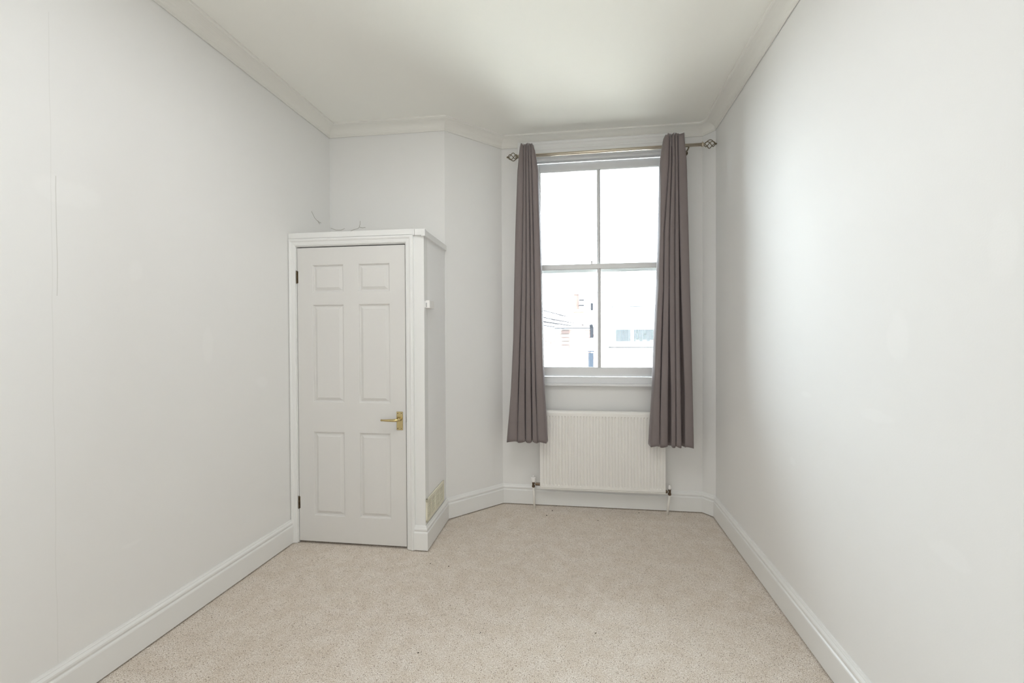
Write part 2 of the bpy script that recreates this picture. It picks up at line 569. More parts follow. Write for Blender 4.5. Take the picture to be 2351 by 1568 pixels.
def raised(name, x0, x1, z0, z1, parent, yf):
    """one moulded panel: sunk ogee border, bevelled slope, raised field"""
    bm = bmesh.new()
    rings = [(0, 0.0), (0.003, 0.0015), (0.007, 0.0105), (0.012, 0.0115), (0.014, 0.0110), (0.031, 0.0025), (0.0325, 0.0012)]
    prev = None
    for ins, dep in rings:
        r = [bm.verts.new((x, yf + dep, z)) for x, z in ((x0 + ins, z0 + ins), (x1 - ins, z0 + ins), (x1 - ins, z1 - ins), (x0 + ins, z1 - ins))]
        if prev:
            for k in range(4): bm.faces.new((prev[k], prev[(k + 1) % 4], r[(k + 1) % 4], r[k]))
        prev = r
    bm.faces.new(prev)
    return build(name, bm, M_door, parent)


# door leaf: frame with six openings
PX = [(-0.7775, -0.5560), (-0.4530, -0.2345)]
PZ = [(0.191, 0.7565), (0.9540, 1.6100), (1.6910, 1.8760)]
yf, yk = DB, DB + 0.035
bm = bmesh.new()
xs = [DX0, PX[0][0], PX[0][1], PX[1][0], PX[1][1], DX1]
zs = [DZ0, PZ[0][0], PZ[0][1], PZ[1][0], PZ[1][1], PZ[2][0], PZ[2][1], DZ1]
gv = {(i, j): bm.verts.new((x, yf, z)) for i, x in enumerate(xs) for j, z in enumerate(zs)}
for i in range(len(xs) - 1):
    for j in range(len(zs) - 1):
        if i in (1, 3) and j in (1, 3, 5): continue
        bm.faces.new((gv[i, j], gv[i + 1, j], gv[i + 1, j + 1], gv[i, j + 1]))
bx(bm, DX0, DX1, yf + 0.014, yk, DZ0, DZ1)
for (xa, xb, za, zb2) in ((DX0, DX0, DZ0, DZ1), (DX1, DX1, DZ0, DZ1), (DX0, DX1, DZ0, DZ0), (DX0, DX1, DZ1, DZ1)):
    if xa == xb: q = [(xa, yf, za), (xa, yf + .014, za), (xa, yf + .014, zb2), (xa, yf, zb2)]
    else: q = [(xa, yf, za), (xb, yf, za), (xb, yf + .014, za), (xa, yf + .014, za)]
    bm.faces.new([bm.verts.new(v) for v in q])
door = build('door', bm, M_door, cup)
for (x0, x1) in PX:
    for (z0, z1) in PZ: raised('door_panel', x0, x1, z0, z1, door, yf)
# hinges (knuckles in the left gap)
for zc in (1.7965, 0.2745):
    bm = bmesh.new()
    tube(bm, [(DX0 - 0.002, DB - 0.004, zc - 0.043), (DX0 - 0.002, DB - 0.004, zc + 0.043)], 0.0030, 10)
    for d in (-0.028, 0, 0.028): tube(bm, [(DX0 - 0.002, DB - 0.004, zc + d - .012), (DX0 - 0.002, DB - 0.004, zc + d + .012)], 0.0036, 10)
    bx(bm, DX0 - 0.002, DX0 + 0.006, DB - 0.0005, DB + 0.004, zc - 0.04, zc + 0.04)
    build('hinge', bm, M_hinge, door, True)['label'] = 'dark metal hinge'
# handle: back plate, boss, tapered lever
hx0, hx1, hz0, hz1 = -0.1935, -0.1475, 0.781, 0.902
hx0, hx1 = -0.1925, -0.1500
bm = box(hx0, hx1, DB - 0.0045, DB, hz0, hz1, bev=0.0028, seg=3)
build('handle_plate', bm, M_brass, door)['label'] = 'brass back plate of the lever handle'
for sx in (hx0 + 0.009, hx1 - 0.009):
    for sz in (hz0 + 0.011, hz1 - 0.011):
        bm = bmesh.new(); sphere(bm, (sx, DB - 0.0045, sz), 0.0032, 1, 0.45, 1, 10)
        bx(bm, sx - .0024, sx + .0024, DB - 0.0064, DB - 0.0055, sz - .0005, sz + .0005)
        build('screw', bm, M_oldbrass, door)
bm = bmesh.new()
hc = (hx0 + hx1) / 2
tube(bm, [(hc + .002, DB - 0.003, 0.8525), (hc + .002, DB - 0.02, 0.8525), (hc + .001, DB - 0.034, 0.852)], [0.0125, 0.0105, 0.009], 18)
tube(bm, [(hc + 0.008, DB - 0.037, 0.852), (hc, DB - 0.041, 0.852), (hc - 0.03, DB - 0.045, 0.851), (hc - 0.075, DB - 0.046, 0.8505), (hc - 0.100, DB - 0.045, 0.8505), (hc - 0.106, DB - 0.044, 0.8505), (hc - 0.111, DB - 0.043, 0.8505)],
     [0.006, 0.0098, 0.0092, 0.0074, 0.0060, 0.0070, 0.0062], 16)
build('lever_handle', bm, M_brass, door, True)['label'] = 'slim brass lever'
bm = box(DX1 + 0.0002, DX1 + 0.0028, DB + .004, DB + .02, 0.832, 0.868)
build('latch', bm, M_hinge, door)

# architrave round the door: moulded profile, mitred at the top corners
def architrave(bm, pts_in, prof2, y0=0.0):
    """inverted U: pts_in = (left x, right x, top z, bottom z) inner edge; prof2 = list (outward, projection)"""
    xl_, xr_, zt_, zb_ = pts_in
    rows = []
    for sgn_x, base_x, z_is_top in ((-1, xl_, 0), (-1, xl_, 1), (1, xr_, 1), (1, xr_, 0)):
        rows.append([bm.verts.new((base_x + sgn_x * o, y0 - p, (zt_ + o) if z_is_top else zb_)) for o, p in prof2])
    n = len(prof2)
    for a, b in zip(rows, rows[1:]):
        for k in range(n): bm.faces.new((a[k], a[(k + 1) % n], b[(k + 1) % n], b[k]))
    bm.faces.new(rows[0]); bm.faces.new(rows[-1][::-1])


ap = [(0, -0.01), (0, 0.009), (0.004, 0.012), (0.008, 0.0125), (0.012, 0.0135), (0.026, 0.0150), (0.030, 0.0185), (0.038, 0.0215), (0.045, 0.0195), (0.048, 0.0165), (0.053, 0.0165), (0.0545, 0.015), (0.0545, -0.01)]
bm = bmesh.new()
architrave(bm, (DX0 - 0.0075, DX1 + 0.0105, DZ1 + 0.0125, 0.004), [(o * .93, p) for o, p in ap])
for v in bm.verts: v.co.x = max(v.co.x, XL + 0.001)
build('architrave', bm, M_gloss, cup)
# jamb lining behind the architrave; near-black stop paints in the gap's shade
bm = bmesh.new()
bx(bm, XL + .001, DX0 - 0.0035, 0.0, 0.1, 0.004, 2.046); bx(bm, DX1 + 0.005, -0.045, 0.0, 0.1, 0.004, 2.046)
bx(bm, DX0 - 0.0035, DX1 + 0.005, 0.0, 0.1, DZ1 + 0.007, 2.046)
build('door_frame', bm, M_gloss, cup)
bm = bmesh.new()
bx(bm, DX0 - 0.0035, DX0 + 0.014, yk + .003, yk + .02, 0.004, DZ1 + .0045); bx(bm, DX1 - 0.014, DX1 + 0.005, yk + .003, yk + .02, 0.004, DZ1 + .0045)
bx(bm, DX0, DX1, yk + .003, yk + .02, DZ1 - 0.012, DZ1 + 0.007)
build('door_stop', bm, M_dark, cup)
# corner post
build('corner_post', box(-0.0755, 0.0, 0.0005, 0.07, 0.004, 2.046, bev=0.0025), M_gloss, cup)
# side board, very white, runs back to the chimney-breast corner
SD = (B_ - F_).length


def side_to_cup(bm):
    """SIDE frame -> CUP frame"""
    for v in bm.verts:
        w = SIDE.w(v.co.x, v.co.y, v.co.z) - CUP.o
        v.co = Vector((w.dot(CUP.d), w.dot(CUP.n), w.z))
    return bm


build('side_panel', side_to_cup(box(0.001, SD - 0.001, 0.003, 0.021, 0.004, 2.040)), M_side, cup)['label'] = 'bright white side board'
# capping boards
build('capping_board', box(XL + .001, -0.058, -0.0165, 0.012, 2.047, 2.088, bev=0.002), M_gloss, cup)
build('capping_board', box(-0.0565, 0.012, -0.0150, 0.010, 2.046, 2.0865, bev=0.002), M_gloss, cup)
build('capping_board', side_to_cup(box(-0.016, SD - 0.002, -0.013, 0.012, 2.040, 2.080, bev=0.002)), M_gloss, cup)
build('lid', side_to_cup(box(0.01, SD - 0.004, 0.01, 0.90, 2.050, 2.068)), M_gloss, cup)
# skirting on the cupboard


def to_cup(bm):
    for v in bm.verts:
        w = v.co - CUP.o
        v.co = Vector((w.dot(CUP.d), w.dot(CUP.n), w.z))
    return bm


build('skirting_board', to_cup(sweep(SK, skp, 0, 1)), M_gloss, cup)
build('skirting_board', to_cup(sweep(SK, skp, 1, 2)), M_gloss, cup)

# ventilation grille low on the cupboard side
gr = empty('vent_grille', SIDE, (0.20, 0, 0.19), label='cream plastic ventilation grille low on the cupboard side above the skirting', cat='vent')
g0, g1, gz0, gz1 = -0.002, 0.405, 0.178, 0.329
g0 = 0.006
build('backing', box(g0 + .01, g1 - .01, -0.0012, 0.0025, gz0 + .01, gz1 - .01), M_dark, gr)
bm = bmesh.new()
bx(bm, g0, g1, -0.0085, -0.0005, gz1 - 0.020, gz1, bev=.0015); bx(bm, g0, g1, -0.0085, -0.0005, gz0, gz0 + 0.018, bev=.0015)
bx(bm, g0, g0 + 0.022, -0.0085, -0.0005, gz0, gz1, bev=.0015); bx(bm, g1 - 0.014, g1, -0.0085, -0.0005, gz0, gz1, bev=.0015)
build('frame', bm, M_cream, gr)
for xx_, w_ in ((0.105, .006), (0.195, .022), (0.300, .006)):
    build('rib', box(xx_ - w_ / 2, xx_ + w_ / 2, -0.0075, -0.0015, gz0 + .012, gz1 - .012), M_cream, gr)
proto = None
for k in range(9):
    z = gz0 + 0.0245 + k * 0.01215
    if proto is None:
        bm = bmesh.new(); bx(bm, g0 + .018, g1 - .012, -0.0068, -0.0028, gz0 + 0.0245 - .0044, gz0 + 0.0245 + .0044, bev=.001, seg=1)
        proto = build('slat', bm, M_cream, gr)
    else:
        c = proto.copy(); COL.objects.link(c); c.parent = gr; c.location = (0, 0, k * 0.01215)

# little white box high on the cupboard side
pb = empty('mounted_box', SIDE, (0.07, 0, 1.575), label='small white plastic box mounted high on the cupboard side board', cat='sensor')
build('housing', box(0.020, 0.120, -0.030, -0.004, 1.577, 1.628, bev=.004, seg=3), M_plastic, pb)
build('back_plate', box(0.014, 0.118, -0.005, 0.0028, 1.580, 1.625, bev=.001), M_plastic, pb)
bm = bmesh.new(); bx(bm, 0.0155, 0.0205, -0.012, -0.004, 1.585, 1.612)
build('terminal_recess', bm, M_roomdark, pb)

# ------------------------------------------------------------------ sash window
win = empty('window_1', WIN, (0.791, 0, 1.0), kind='structure')
win['label'] = 'tall white timber sash window, two panes over two'
# lining of the opening
bm = bmesh.new()
bx(bm, WO0 - .001, WO0 + 0.020, -0.002, WT - .01, WZ0, WZ1); bx(bm, WO1 - 0.020, WO1 + .001, -0.002, WT - .01, WZ0, WZ1)
bx(bm, WO0 + .02, WO1 - .02, -0.002, WT - .01, WZ1 - 0.004, WZ1 + .001)
build('window_frame', bm, M_sash, win)
# staff beads and parting beads
bm = bmesh.new()
for y0, y1, w in ((0.030, 0.044, 0.034), (0.090, 0.098, 0.031)):
    bx(bm, WO0 + .02, WO0 + w, y0, y1, 1.05, WZ1 - .004, bev=.003); bx(bm, WO1 - w, WO1 - .02, y0, y1, 1.05, WZ1 - .004, bev=.003)
    bx(bm, WO0 + .02, WO1 - .02, y0, y1, WZ1 - 0.004 - (w - .014), WZ1 - .004, bev=.003)
build('staff_bead', bm, M_sash, win)
# wide moulded architrave
wap = [(0, -0.005), (0, 0.012), (0.006, 0.015), (0.022, 0.016), (0.026, 0.011), (0.050, 0.013), (0.054, 0.019), (0.066, 0.021), (0.070, 0.016), (0.090, 0.020), (0.098, 0.029), (0.108, 0.032), (0.116, 0.030), (0.118, 0.026), (0.118, -0.002)]
bm = bmesh.new(); architrave(bm, (WO0 + 0.002, WO1 - 0.002, WZ1 - 0.002, 1.0), wap)
build('architrave', bm, M_gloss, win)
# sill: inner step, face board, nosing
bm = bmesh.new()
bx(bm, WO0 + .02, WO1 - .02, 0.012, 0.040, 1.047, 1.0585, bev=.003)
bx(bm, WO0 + .005, WO1 - .005, 0.010, 0.20, 1.000, 1.048)
bx(bm, WO0 - .03, WO1 + .03, -0.040, 0.020, 0.988, 1.0085, bev=.005, seg=3)
build('sill', bm, M_sash, win)

SX0, SX1 = WO0 + 0.022, WO1 - 0.022


def sash(name, y, z0, z1, rb, rt, stile=0.034, th=0.040):
    bm = bmesh.new()
    bx(bm, SX0, SX0 + stile, y, y + th, z0, z1, bev=.002); bx(bm, SX1 - stile, SX1, y, y + th, z0, z1, bev=.002)
    bx(bm, SX0 + stile, SX1 - stile, y, y + th, z0, z0 + rb, bev=.002); bx(bm, SX0 + stile, SX1 - stile, y, y + th, z1 - rt, z1, bev=.002)
    s = build(name, bm, M_sash, win)
    cx = (SX0 + SX1) / 2
    bm = bmesh.new()
    gz0_, gz1_ = z0 + rb - .001, z1 - rt + .001
    bx(bm, cx - .0105, cx + .0105, y + .016, y + .034, gz0_, gz1_, bev=.003)
    bx(bm, cx - .0045, cx + .0045, y + .004, y + .018, gz0_, gz1_, bev=.0015)
    build('glazing_bar', bm, M_sash, s)
    # glazing moulding round each light
    bm = bmesh.new()
    for xa, xb in ((SX0 + stile, cx - .0105), (cx + .0105, SX1 - stile)):
        for (p0, p1, q0, q1) in ((xa, xa + .006, gz0_, gz1_), (xb - .0005, xb, gz0_, gz1_), (xa, xb, gz0_, gz0_ + .005), (xa, xb, gz1_ - .005, gz1_)):
            bx(bm, p0, p1, y + .008, y + .02, q0, q1)
    build('glazing_bead', bm, M_sash, s)
    for xa, xb in ((SX0 + stile - .004, cx - .006), (cx + .006, SX1 - stile + .004)):
        build('pane', box(xa, xb, y + .0235, y + .0265, gz0_ - .004, gz1_ + .004), M_glass, s)
    return s


us = sash('upper_sash', 0.101, 1.922, WZ1 - 0.02, 0.045, 0.068)
ls = sash('lower_sash', 0.046, 1.0585, 1.984, 0.073, 0.040)
# fastener on the meeting rails
bm = bmesh.new()
bx(bm, 0.731, 0.745, 0.052, 0.074, 1.9838, 1.986, bev=.0005)
tube(bm, [(0.738, 0.062, 1.987), (0.738, 0.060, 1.996)], [.005, .0032], 10)
sphere(bm, (0.738, 0.060, 2.002), .0068)
build('sash_fastener', bm, M_oldbrass, ls, True)['label'] = 'small dark brass catch on the meeting rail'

# ------------------------------------------------------------------ curtain pole
RY, RZ = -0.14, 2.822      # pole axis: y = -0.14 is 14 cm into the room
rod = empty('curtain_pole', WIN, (0.85, -0.14, 2.75), label='thin antique brass curtain pole with twisted cage finials above the window', cat='curtain pole')
bm = bmesh.new(); tube(bm, [(0.135, RY, RZ - .004), (0.85, RY, RZ), (1.553, RY, RZ + .003)], 0.0125, 16)
build('pole', bm, M_rod, rod, True)


def finial(xc, s, z):
    bm = bmesh.new()
    n = 26; L = 0.078
    for k in range(4):
        pts = []; rr = []
        for i in range(n):
            t = i / (n - 1)
            r = 0.0265 * math.sin(math.pi * min(1, max(0, t * 1.0))) ** 0.75 + 0.003
            a = k * math.pi / 2 + 0.35 + t * math.pi * 1.05 * s
            pts.append((xc + s * (0.008 + L * t), RY + r * math.cos(a), z + r * math.sin(a)))
            rr.append(0.0029)
        tube(bm, pts, rr, 7)
    f = build('finial', bm, M_bronze, rod, True)
    bm = bmesh.new()
    tube(bm, [(xc - s * .012, RY, z), (xc - s * .010, RY, z), (xc + s * .000, RY, z), (xc + s * .004, RY, z), (xc + s * .012, RY, z)], [.0135, .0165, .0165, .011, .0045], 16)
    tube(bm, [(xc - s * .005, RY, z + .014), (xc - s * .005, RY, z + .023)], .0028, 8)
    build('collar', bm, M_rod, f, True)
    bm = bmesh.new(); sphere(bm, (xc + s * (0.008 + L + 0.0055), RY, z), .0072)
    tube(bm, [(xc + s * (.004 + L), RY, z), (xc + s * (.010 + L), RY, z)], .005, 10)
    build('ball', bm, M_bronze, f, True)


finial(0.163, -1, RZ - .004)
finial(1.556, 1, RZ + .002)
for xb_ in (0.222, 1.452):
    bm = bmesh.new()
    tube(bm, [(xb_, -0.020, RZ - .014), (xb_, -0.10, RZ - .018), (xb_, -0.132, RZ - .016), (xb_, RY, RZ - .012)], .0055, 10)
    tube(bm, [(xb_, -0.036, RZ - .014), (xb_, -0.0255, RZ - .014)], .020, 16)
    build('bracket', bm, M_bronze, rod, True)

# ------------------------------------------------------------------ curtains: folds measured as (left, right) pairs at seven heights
CL = [
 (2.888, [(0.1820, 0.2035), (0.2070, 0.2260), (0.2280, 0.2430), (0.2450, 0.2600), (0.2620, 0.2850)]),
 (2.857, [(0.1760, 0.2045), (0.2068, 0.2262), (0.2280, 0.2436), (0.2453, 0.2607), (0.2624, 0.2950)]),
 (2.674, [(0.1572, 0.2052), (0.2070, 0.2258), (0.2275, 0.2463), (0.2480, 0.2701), (0.2718, 0.3240)]),
 (2.216, [(0.1400, 0.1981), (0.1998, 0.2238), (0.2272, 0.2511), (0.2563, 0.2784), (0.2835, 0.3400)]),
 (1.774, [(0.1275, 0.1875), (0.1909, 0.2218), (0.2253, 0.2544), (0.2578, 0.2851), (0.2885, 0.3500)]),
 (1.365, [(0.1191, 0.1719), (0.1771, 0.2132), (0.2183, 0.2543), (0.2612, 0.2885), (0.2919, 0.3566)]),
 (0.954, [(0.0974, 0.1562), (0.1631, 0.2079), (0.2148, 0.2560), (0.2663, 0.2937), (0.2988, 0.3652)]),
 (0.562, [(0.0642, 0.1476), (0.1493, 0.2097), (0.2149, 0.2613), (0.2681, 0.3092), (0.3109, 0.3875)]),
]
CR = [
 (2.892, [(1.2740, 1.2990), (1.3020, 1.3149), (1.3181, 1.3368), (1.3399, 1.3586), (1.3617, 1.4080)]),
 (2.862, [(1.2560, 1.2990), (1.3020, 1.3149), (1.3181, 1.3368), (1.3399, 1.3586), (1.3617, 1.4084)]),
 (2.697, [(1.2300, 1.2960), (1.2991, 1.3164), (1.3195, 1.3398), (1.3413, 1.3616), (1.3647, 1.4238)]),
 (2.176, [(1.2231, 1.2609), (1.2641, 1.2986), (1.3018, 1.3350), (1.3393, 1.3674), (1.3737, 1.4359)]),
 (1.752, [(1.2099, 1.2554), (1.2592, 1.2951), (1.2982, 1.3349), (1.3390, 1.3702), (1.3827, 1.4449)]),
 (1.361, [(1.1904, 1.2411), (1.2474, 1.2897), (1.3010, 1.3386), (1.3418, 1.3731), (1.3949, 1.4556)]),
 (0.968, [(1.1772, 1.2311), (1.2375, 1.2864), (1.3100, 1.3430), (1.3477, 1.3790), (1.4072, 1.4632)]),
 (0.556, [(1.1512, 1.2275), (1.2291, 1.2845), (1.3128, 1.3443), (1.3474, 1.3850), (1.4100, 1.4723)]),
]


def curtain(name, levels, label, window_side, at):
    c = empty(name, WIN, at, label=label, cat='curtain', group='pair of curtains at the sash window')
    NZ = 90
    ztop, zbot = levels[0][0], levels[-1][0]
    zs_ = [l[0] for l in levels][::-1]
    rows = []
    for r in range(NZ + 1):
        z = ztop + (zbot - ztop) * r / NZ
        t = r / NZ
        prof_ = []
        nf = 5
        ab = []
        for k in range(nf):
            a = float(np.interp(z, zs_, [l[1][k][0] for l in levels][::-1]))
            b = float(np.interp(z, zs_, [l[1][k][1] for l in levels][::-1]))
            ab.append((a, b))
        front = -0.206 - 0.004 * math.sin(2.2 * t + 0.4)
        depth = 0.042 + 0.038 * min(1, max(0, (2.72 - z) / .5))
        for k, (a, b) in enumerate(ab):
            yo = front + 0.004 * math.sin(k * 2.1 + 3 * t)
            if k == 0:
                if window_side < 0:      # inner edge returns towards the window
                    prof_ += [(a + .004, yo + depth), (a + .003, yo + depth * .7), (a + .005, yo + depth * .4)]
                    a += .011
                else:
                    prof_ += [(a + .012, yo + depth), (a + .005, yo + depth * .7), (a + .001, yo + depth * .35)]
            bb = b
            if k == nf - 1 and window_side > 0: b = b - .011
            w = b - a
            prof_ += [(a, yo + .011), (a + .0022, yo + 0.004), (a + .28 * w, yo + 0.0), (a + .72 * w, yo + 0.0), (b - .0022, yo + 0.004), (b, yo + .011)]
            if k < nf - 1:
                na = ab[k + 1][0]
                wn = ab[k + 1][1] - na; q0 = min(.010, .38 * w); q1 = min(.010, .38 * wn); md = (b + na) / 2
                prof_ += [(b - q0, yo + depth * .45), (md - .001, yo + depth), (md + .001, yo + depth), (na + q1, yo + depth * .45)]
            elif window_side > 0:
                prof_ += [(bb - .005, yo + depth * .4), (bb - .003, yo + depth * .7), (bb - .004, yo + depth)]
            else:
                prof_ += [(b - .001, yo + depth * .35), (b - .005, yo + depth * .7), (b - .012, yo + depth)]
        # waves grow and the hem dips under each fold
        rows.append((z, prof_, t))
    npf = len(rows[0][1])
    bm = bmesh.new()
    grid = []
    for z, pr, t in rows:
        line = []
        for j, (x, y) in enumerate(pr):
            wob = 0.0006 * math.sin(z * 7 + j * 0.31) * (0.3 + t) + 0.0012 * math.sin(z * 17 + j * 0.25) * max(0, t - .6)
            dz = 0
            if t > .97: dz = 0.006 * math.sin(j * 1.15 + 0.5) * (t - .97) / .03
            if t < .03: dz = 0.006 * math.sin(j * 1.5) * (0.03 - t) / .03
            line.append(bm.verts.new((x + wob * .6, y + wob, z + dz)))
        grid.append(line)
    for a, b in zip(grid, grid[1:]):
        for j in range(npf - 1): bm.faces.new((a[j], a[j + 1], b[j + 1], b[j]))
    fb = build('fabric', bm, M_fabric, c, True)
    s = fb.modifiers.new('thickness', 'SOLIDIFY'); s.thickness = 0.0016; s.offset = 0
    # header tape sewn along the back of the top edge, gathered with the cloth
    bm = bmesh.new()
    for zt0, zt1 in ((ztop - .085, ztop - .02),):
        g2 = []
        for z in (zt0, zt1):
            i = int(round((ztop - z) / (ztop - zbot) * NZ))
            g2.append([bm.verts.new((x, min(max(y, -.19) + .0035, -.158), z)) for x, y in rows[i][1][1:-1]])
        for j in range(len(g2[0]) - 1): bm.faces.new((g2[0][j], g2[0][j + 1], g2[1][j + 1], g2[1][j]))
    tp = build('header_tape', bm, M_rod if False else M_plastic, c)
    s = tp.modifiers.new('thickness', 'SOLIDIFY'); s.thickness = 0.001
    # stitched hem line
    bm = bmesh.new()
    i = NZ - 6
    z, pr, t = rows[i]
    tube(bm, [(x, y - .0012, z) for x, y in pr[2:-2]], 0.0009, 5)
    build('hem_stitching', bm, M_fabric, c)
    return c


curtain('curtain', CL, 'mauve-grey curtain hanging beside the angled wall, left of the window', 1, (0.24, -0.16, 0.56))
curtain('curtain', CR, 'mauve-grey curtain hanging nearest the long plain right wall, with black gaps between folds', -1, (1.33, -0.16, 0.556))

# ------------------------------------------------------------------ radiator under the window
RX0, RX1, RB, RT = 0.316, 1.293, 0.168, 0.797
rad = empty('radiator', WIN, ((RX0 + RX1) / 2, -0.06, RB), label='white steel panel radiator with vertical ribs under the window', cat='radiator')
FY = -0.098      # front face
bm = bmesh.new()
# fluted front panel: section along x, blended flat near top and bottom
nfl = 39
m0, m1 = RX0 + 0.010, RX1 - 0.010
pitch = (m1 - m0) / nfl
sec = []
for k in range(nfl):
    x = m0 + k * pitch
    sec += [(x + pitch * .04, 0.0), (x + pitch * .56, 0.0), (x + pitch * .68, 1.0), (x + pitch * .86, 1.0)]
sec = [(RX0 + .004, 0.0)] + sec + [(RX1 - .004, 0.0)]
zz = [(RB + .004, 0, .006), (RB + .008, 0, 0), (RB + .026, 0, 0), (RB + .036, 1, 0), (RT - .052, 1, 0), (RT - .042, 0, 0), (RT - .020, 0, 0), (RT - .010, 0, .002), (RT - .003, 0, .008), (RT, 0, .018)]
g = [[bm.verts.new((x, FY + h * fl * 0.0085 + back, z)) for x, h in sec] for z, fl, back in zz]
for a, b in zip(g, g[1:]):
    for j in range(len(sec) - 1): bm.faces.new((a[j], a[j + 1], b[j + 1], b[j]))
build('front_panel', bm, M_rad, rad)
bm = bmesh.new()
bx(bm, RX0, RX1, FY + .0165, FY + .028, RB + .004, RT, bev=.003)
bx(bm, RX0, RX0 + .008, FY + .003, FY + .02, RB + .004, RT - .006, bev=.003)
bx(bm, RX1 - .008, RX1, FY + .003, FY + .02, RB + .004, RT - .006, bev=.003)
bx(bm, RX0 + .002, RX1 - .002, FY + .002, FY + .007, RB - .003, RB + .0035, bev=.001)
build('back_panel', bm, M_rad, rad)
bm = bmesh.new()
for k in range(46):
    x = RX0 + .05 + k * (RX1 - RX0 - .1) / 45
    bx(bm, x - .0006, x + .0006, FY + .028, FY + .052, RB + .05, RT - .06)
bx(bm, RX0 + .045, RX1 - .045, FY + .051, FY + .0525, RB + .05, RT - .06)
build('convector_fins', bm, M_rad, rad)
for x in (RX0 + .16, RX1 - .16):
    build('wall_bracket', box(x - .014, x + .014, FY + .050, -0.002, RB + .06, RT - .07), M_rad, rad)


def valve(x, zt, lock):
    s = -1 if not lock else 1
    y = FY + .018
    xe = RX0 if not lock else RX1
    e = empty('radiator_valve', WIN, (x, y, 0.0), cat='valve',
              label='tarnished brass valve with a fat white cap, on the radiator end by the angled wall' if not lock else 'dark metal valve with slim white cap, on the radiator end nearer the right wall')
    bm = bmesh.new()
    z0 = zt
    tube(bm, [(x, y, z0 - .028), (x, y, z0 - .024), (x, y, z0 - .012), (x, y, z0 - .012), (x, y, z0 + .012), (x, y, z0 + .02)], [.008, .0125, .0125, .010, .0105, .013], 14)
    tube(bm, [(x, y, z0), (x - s * .018, y, z0), (x - s * .018, y, z0), (xe + s * .001, y, z0)], [.008, .008, .012, .012], 6)
    build('valve_body', bm, M_oldbrass, e)
    bm = bmesh.new(); sphere(bm, (x - s * .012, y - .010, z0 + .002), .0055)
    build('union_nut', bm, M_chrome, e, True)
    bm = bmesh.new()
    if not lock:
        tube(bm, [(x, y, z0 + .018), (x, y, z0 + .0185), (x, y, z0 + .022), (x, y, z0 + .052), (x, y, z0 + .056)], [.010, .0185, .0195, .0185, .016], 20)
        tube(bm, [(x, y, z0 + .056), (x, y, z0 + .066), (x, y, z0 + .070)], [.007, .0055, .001], 12)
    else:
        tube(bm, [(x, y, z0 + .014), (x, y, z0 + .015), (x, y, z0 + .035), (x, y, z0 + .048), (x, y, z0 + .054)], [.008, .0115, .011, .008, .002], 16)
    build('cap', bm, M_plastic, e, True)['label'] = 'white plastic cap'
    bm = bmesh.new()
    xb_ = x + (.009 if not lock else -.018)
    tube(bm, [(x, y, z0 - .026), (x + (xb_ - x) * .5, y - .002, z0 * .5), (xb_, y - .006, -.004)], .0085, 14)
    build('pipe', bm, M_pipe, e, True)['label'] = 'white painted pipe'


valve(0.2625, 0.196, False)
valve(1.3235, 0.178, True)

# ------------------------------------------------------------------ crumbs on the carpet
CR = ((-0.805, 2.567, .0050, 'larger of the two dark crumbs on the carpet in front of the cupboard corner'),
      (-0.925, 2.58, .0036, 'smaller of the two dark crumbs on the carpet in front of the cupboard corner'),
      (-0.281, 3.416, .0058, 'dark crumb on the carpet below the valve pipe, the nearer of a pair'),
      (-0.244, 3.517, .0055, 'dark crumb on the carpet close to the skirting below the radiator end'),
      (-0.477, 2.009, .0030, 'small dark speck in the open middle of the carpet'),
      (-0.718, 1.839, .0034, 'dark speck on the carpet nearest the camera, in front of the cupboard'),
      (0.054, 2.087, .0034, 'dark speck on the carpet nearest the camera, in line with the window'),
      (0.109, 3.375, .0046, 'dark crumb on the carpet in front of the middle of the radiator'),
      (0.431, 3.572, .0050, 'dark crumb against the skirting under the radiator'),
      (-0.222, 2.343, .0028, 'faint small speck on the carpet between cupboard and radiator'))
for (x, y, sz, lab) in CR:
    bm = bmesh.new(); bmesh.ops.create_icosphere(bm, subdivisions=1, radius=sz)
    for v in bm.verts:
        v.co = Vector((v.co.x * random.uniform(.7, 1.3), v.co.y * random.uniform(.7, 1.3), v.co.z * .55 * random.uniform(.7, 1.2)))
    me = bpy.data.meshes.new('crumb')
    bm.to_mesh(me); bm.free(); me.materials.append(M_crumb)
    o = bpy.data.objects.new('crumb', me); COL.objects.link(o); o.location = (x, y, .003)
    tag(o, label=lab, cat='crumb', group='dark crumbs scattered on the carpet')

# ------------------------------------------------------------------ outdoors
GZ = -3.2
yard = struct(build('ground', box(-30, 30, 4.2, 60, GZ - .3, GZ), M_yard))

# white rendered house opposite
H = Frame(Vector((0.15, 11.0)), Vector((1, 0)))
house = empty('white_house', H, (0, 0, GZ), label='white rendered house across the yard with a parapet and one wide window', cat='building')
WX0, WX1, WZa, WZb = 0.583, 2.35, 1.20, 2.10
bm = bmesh.new()
bx(bm, 0, WX0, 0, .3, GZ, 2.50); bx(bm, WX1, 6.5, 0, .3, GZ, 2.50); bx(bm, WX0, WX1, 0, .3, GZ, WZa); bx(bm, WX0, WX1, 0, .3, WZb, 2.50)
bx(bm, 0, .3, .3, 6, GZ, 2.5); bx(bm, 6.2, 6.5, .3, 6, GZ, 2.5); bx(bm, .3, 6.2, 5.7, 6, GZ, 2.5)
build('wall', bm, M_render, house)
build('parapet', box(-.08, 6.58, -.08, .38, 2.47, 2.575, bev=.01), M_render, house)
build('roof', box(.3, 6.2, .3, 5.7, 2.2, 2.3), M_lead_shade, house)
build('room_back', box(.3, 6.2, 2.2, 2.3, .2, 2.2), M_roomdark, house)
bm = bmesh.new()
bx(bm, WX0, WX1, .06, .12, WZb - .06, WZb); bx(bm, WX0, WX1, .06, .12, WZa, WZa + .06)
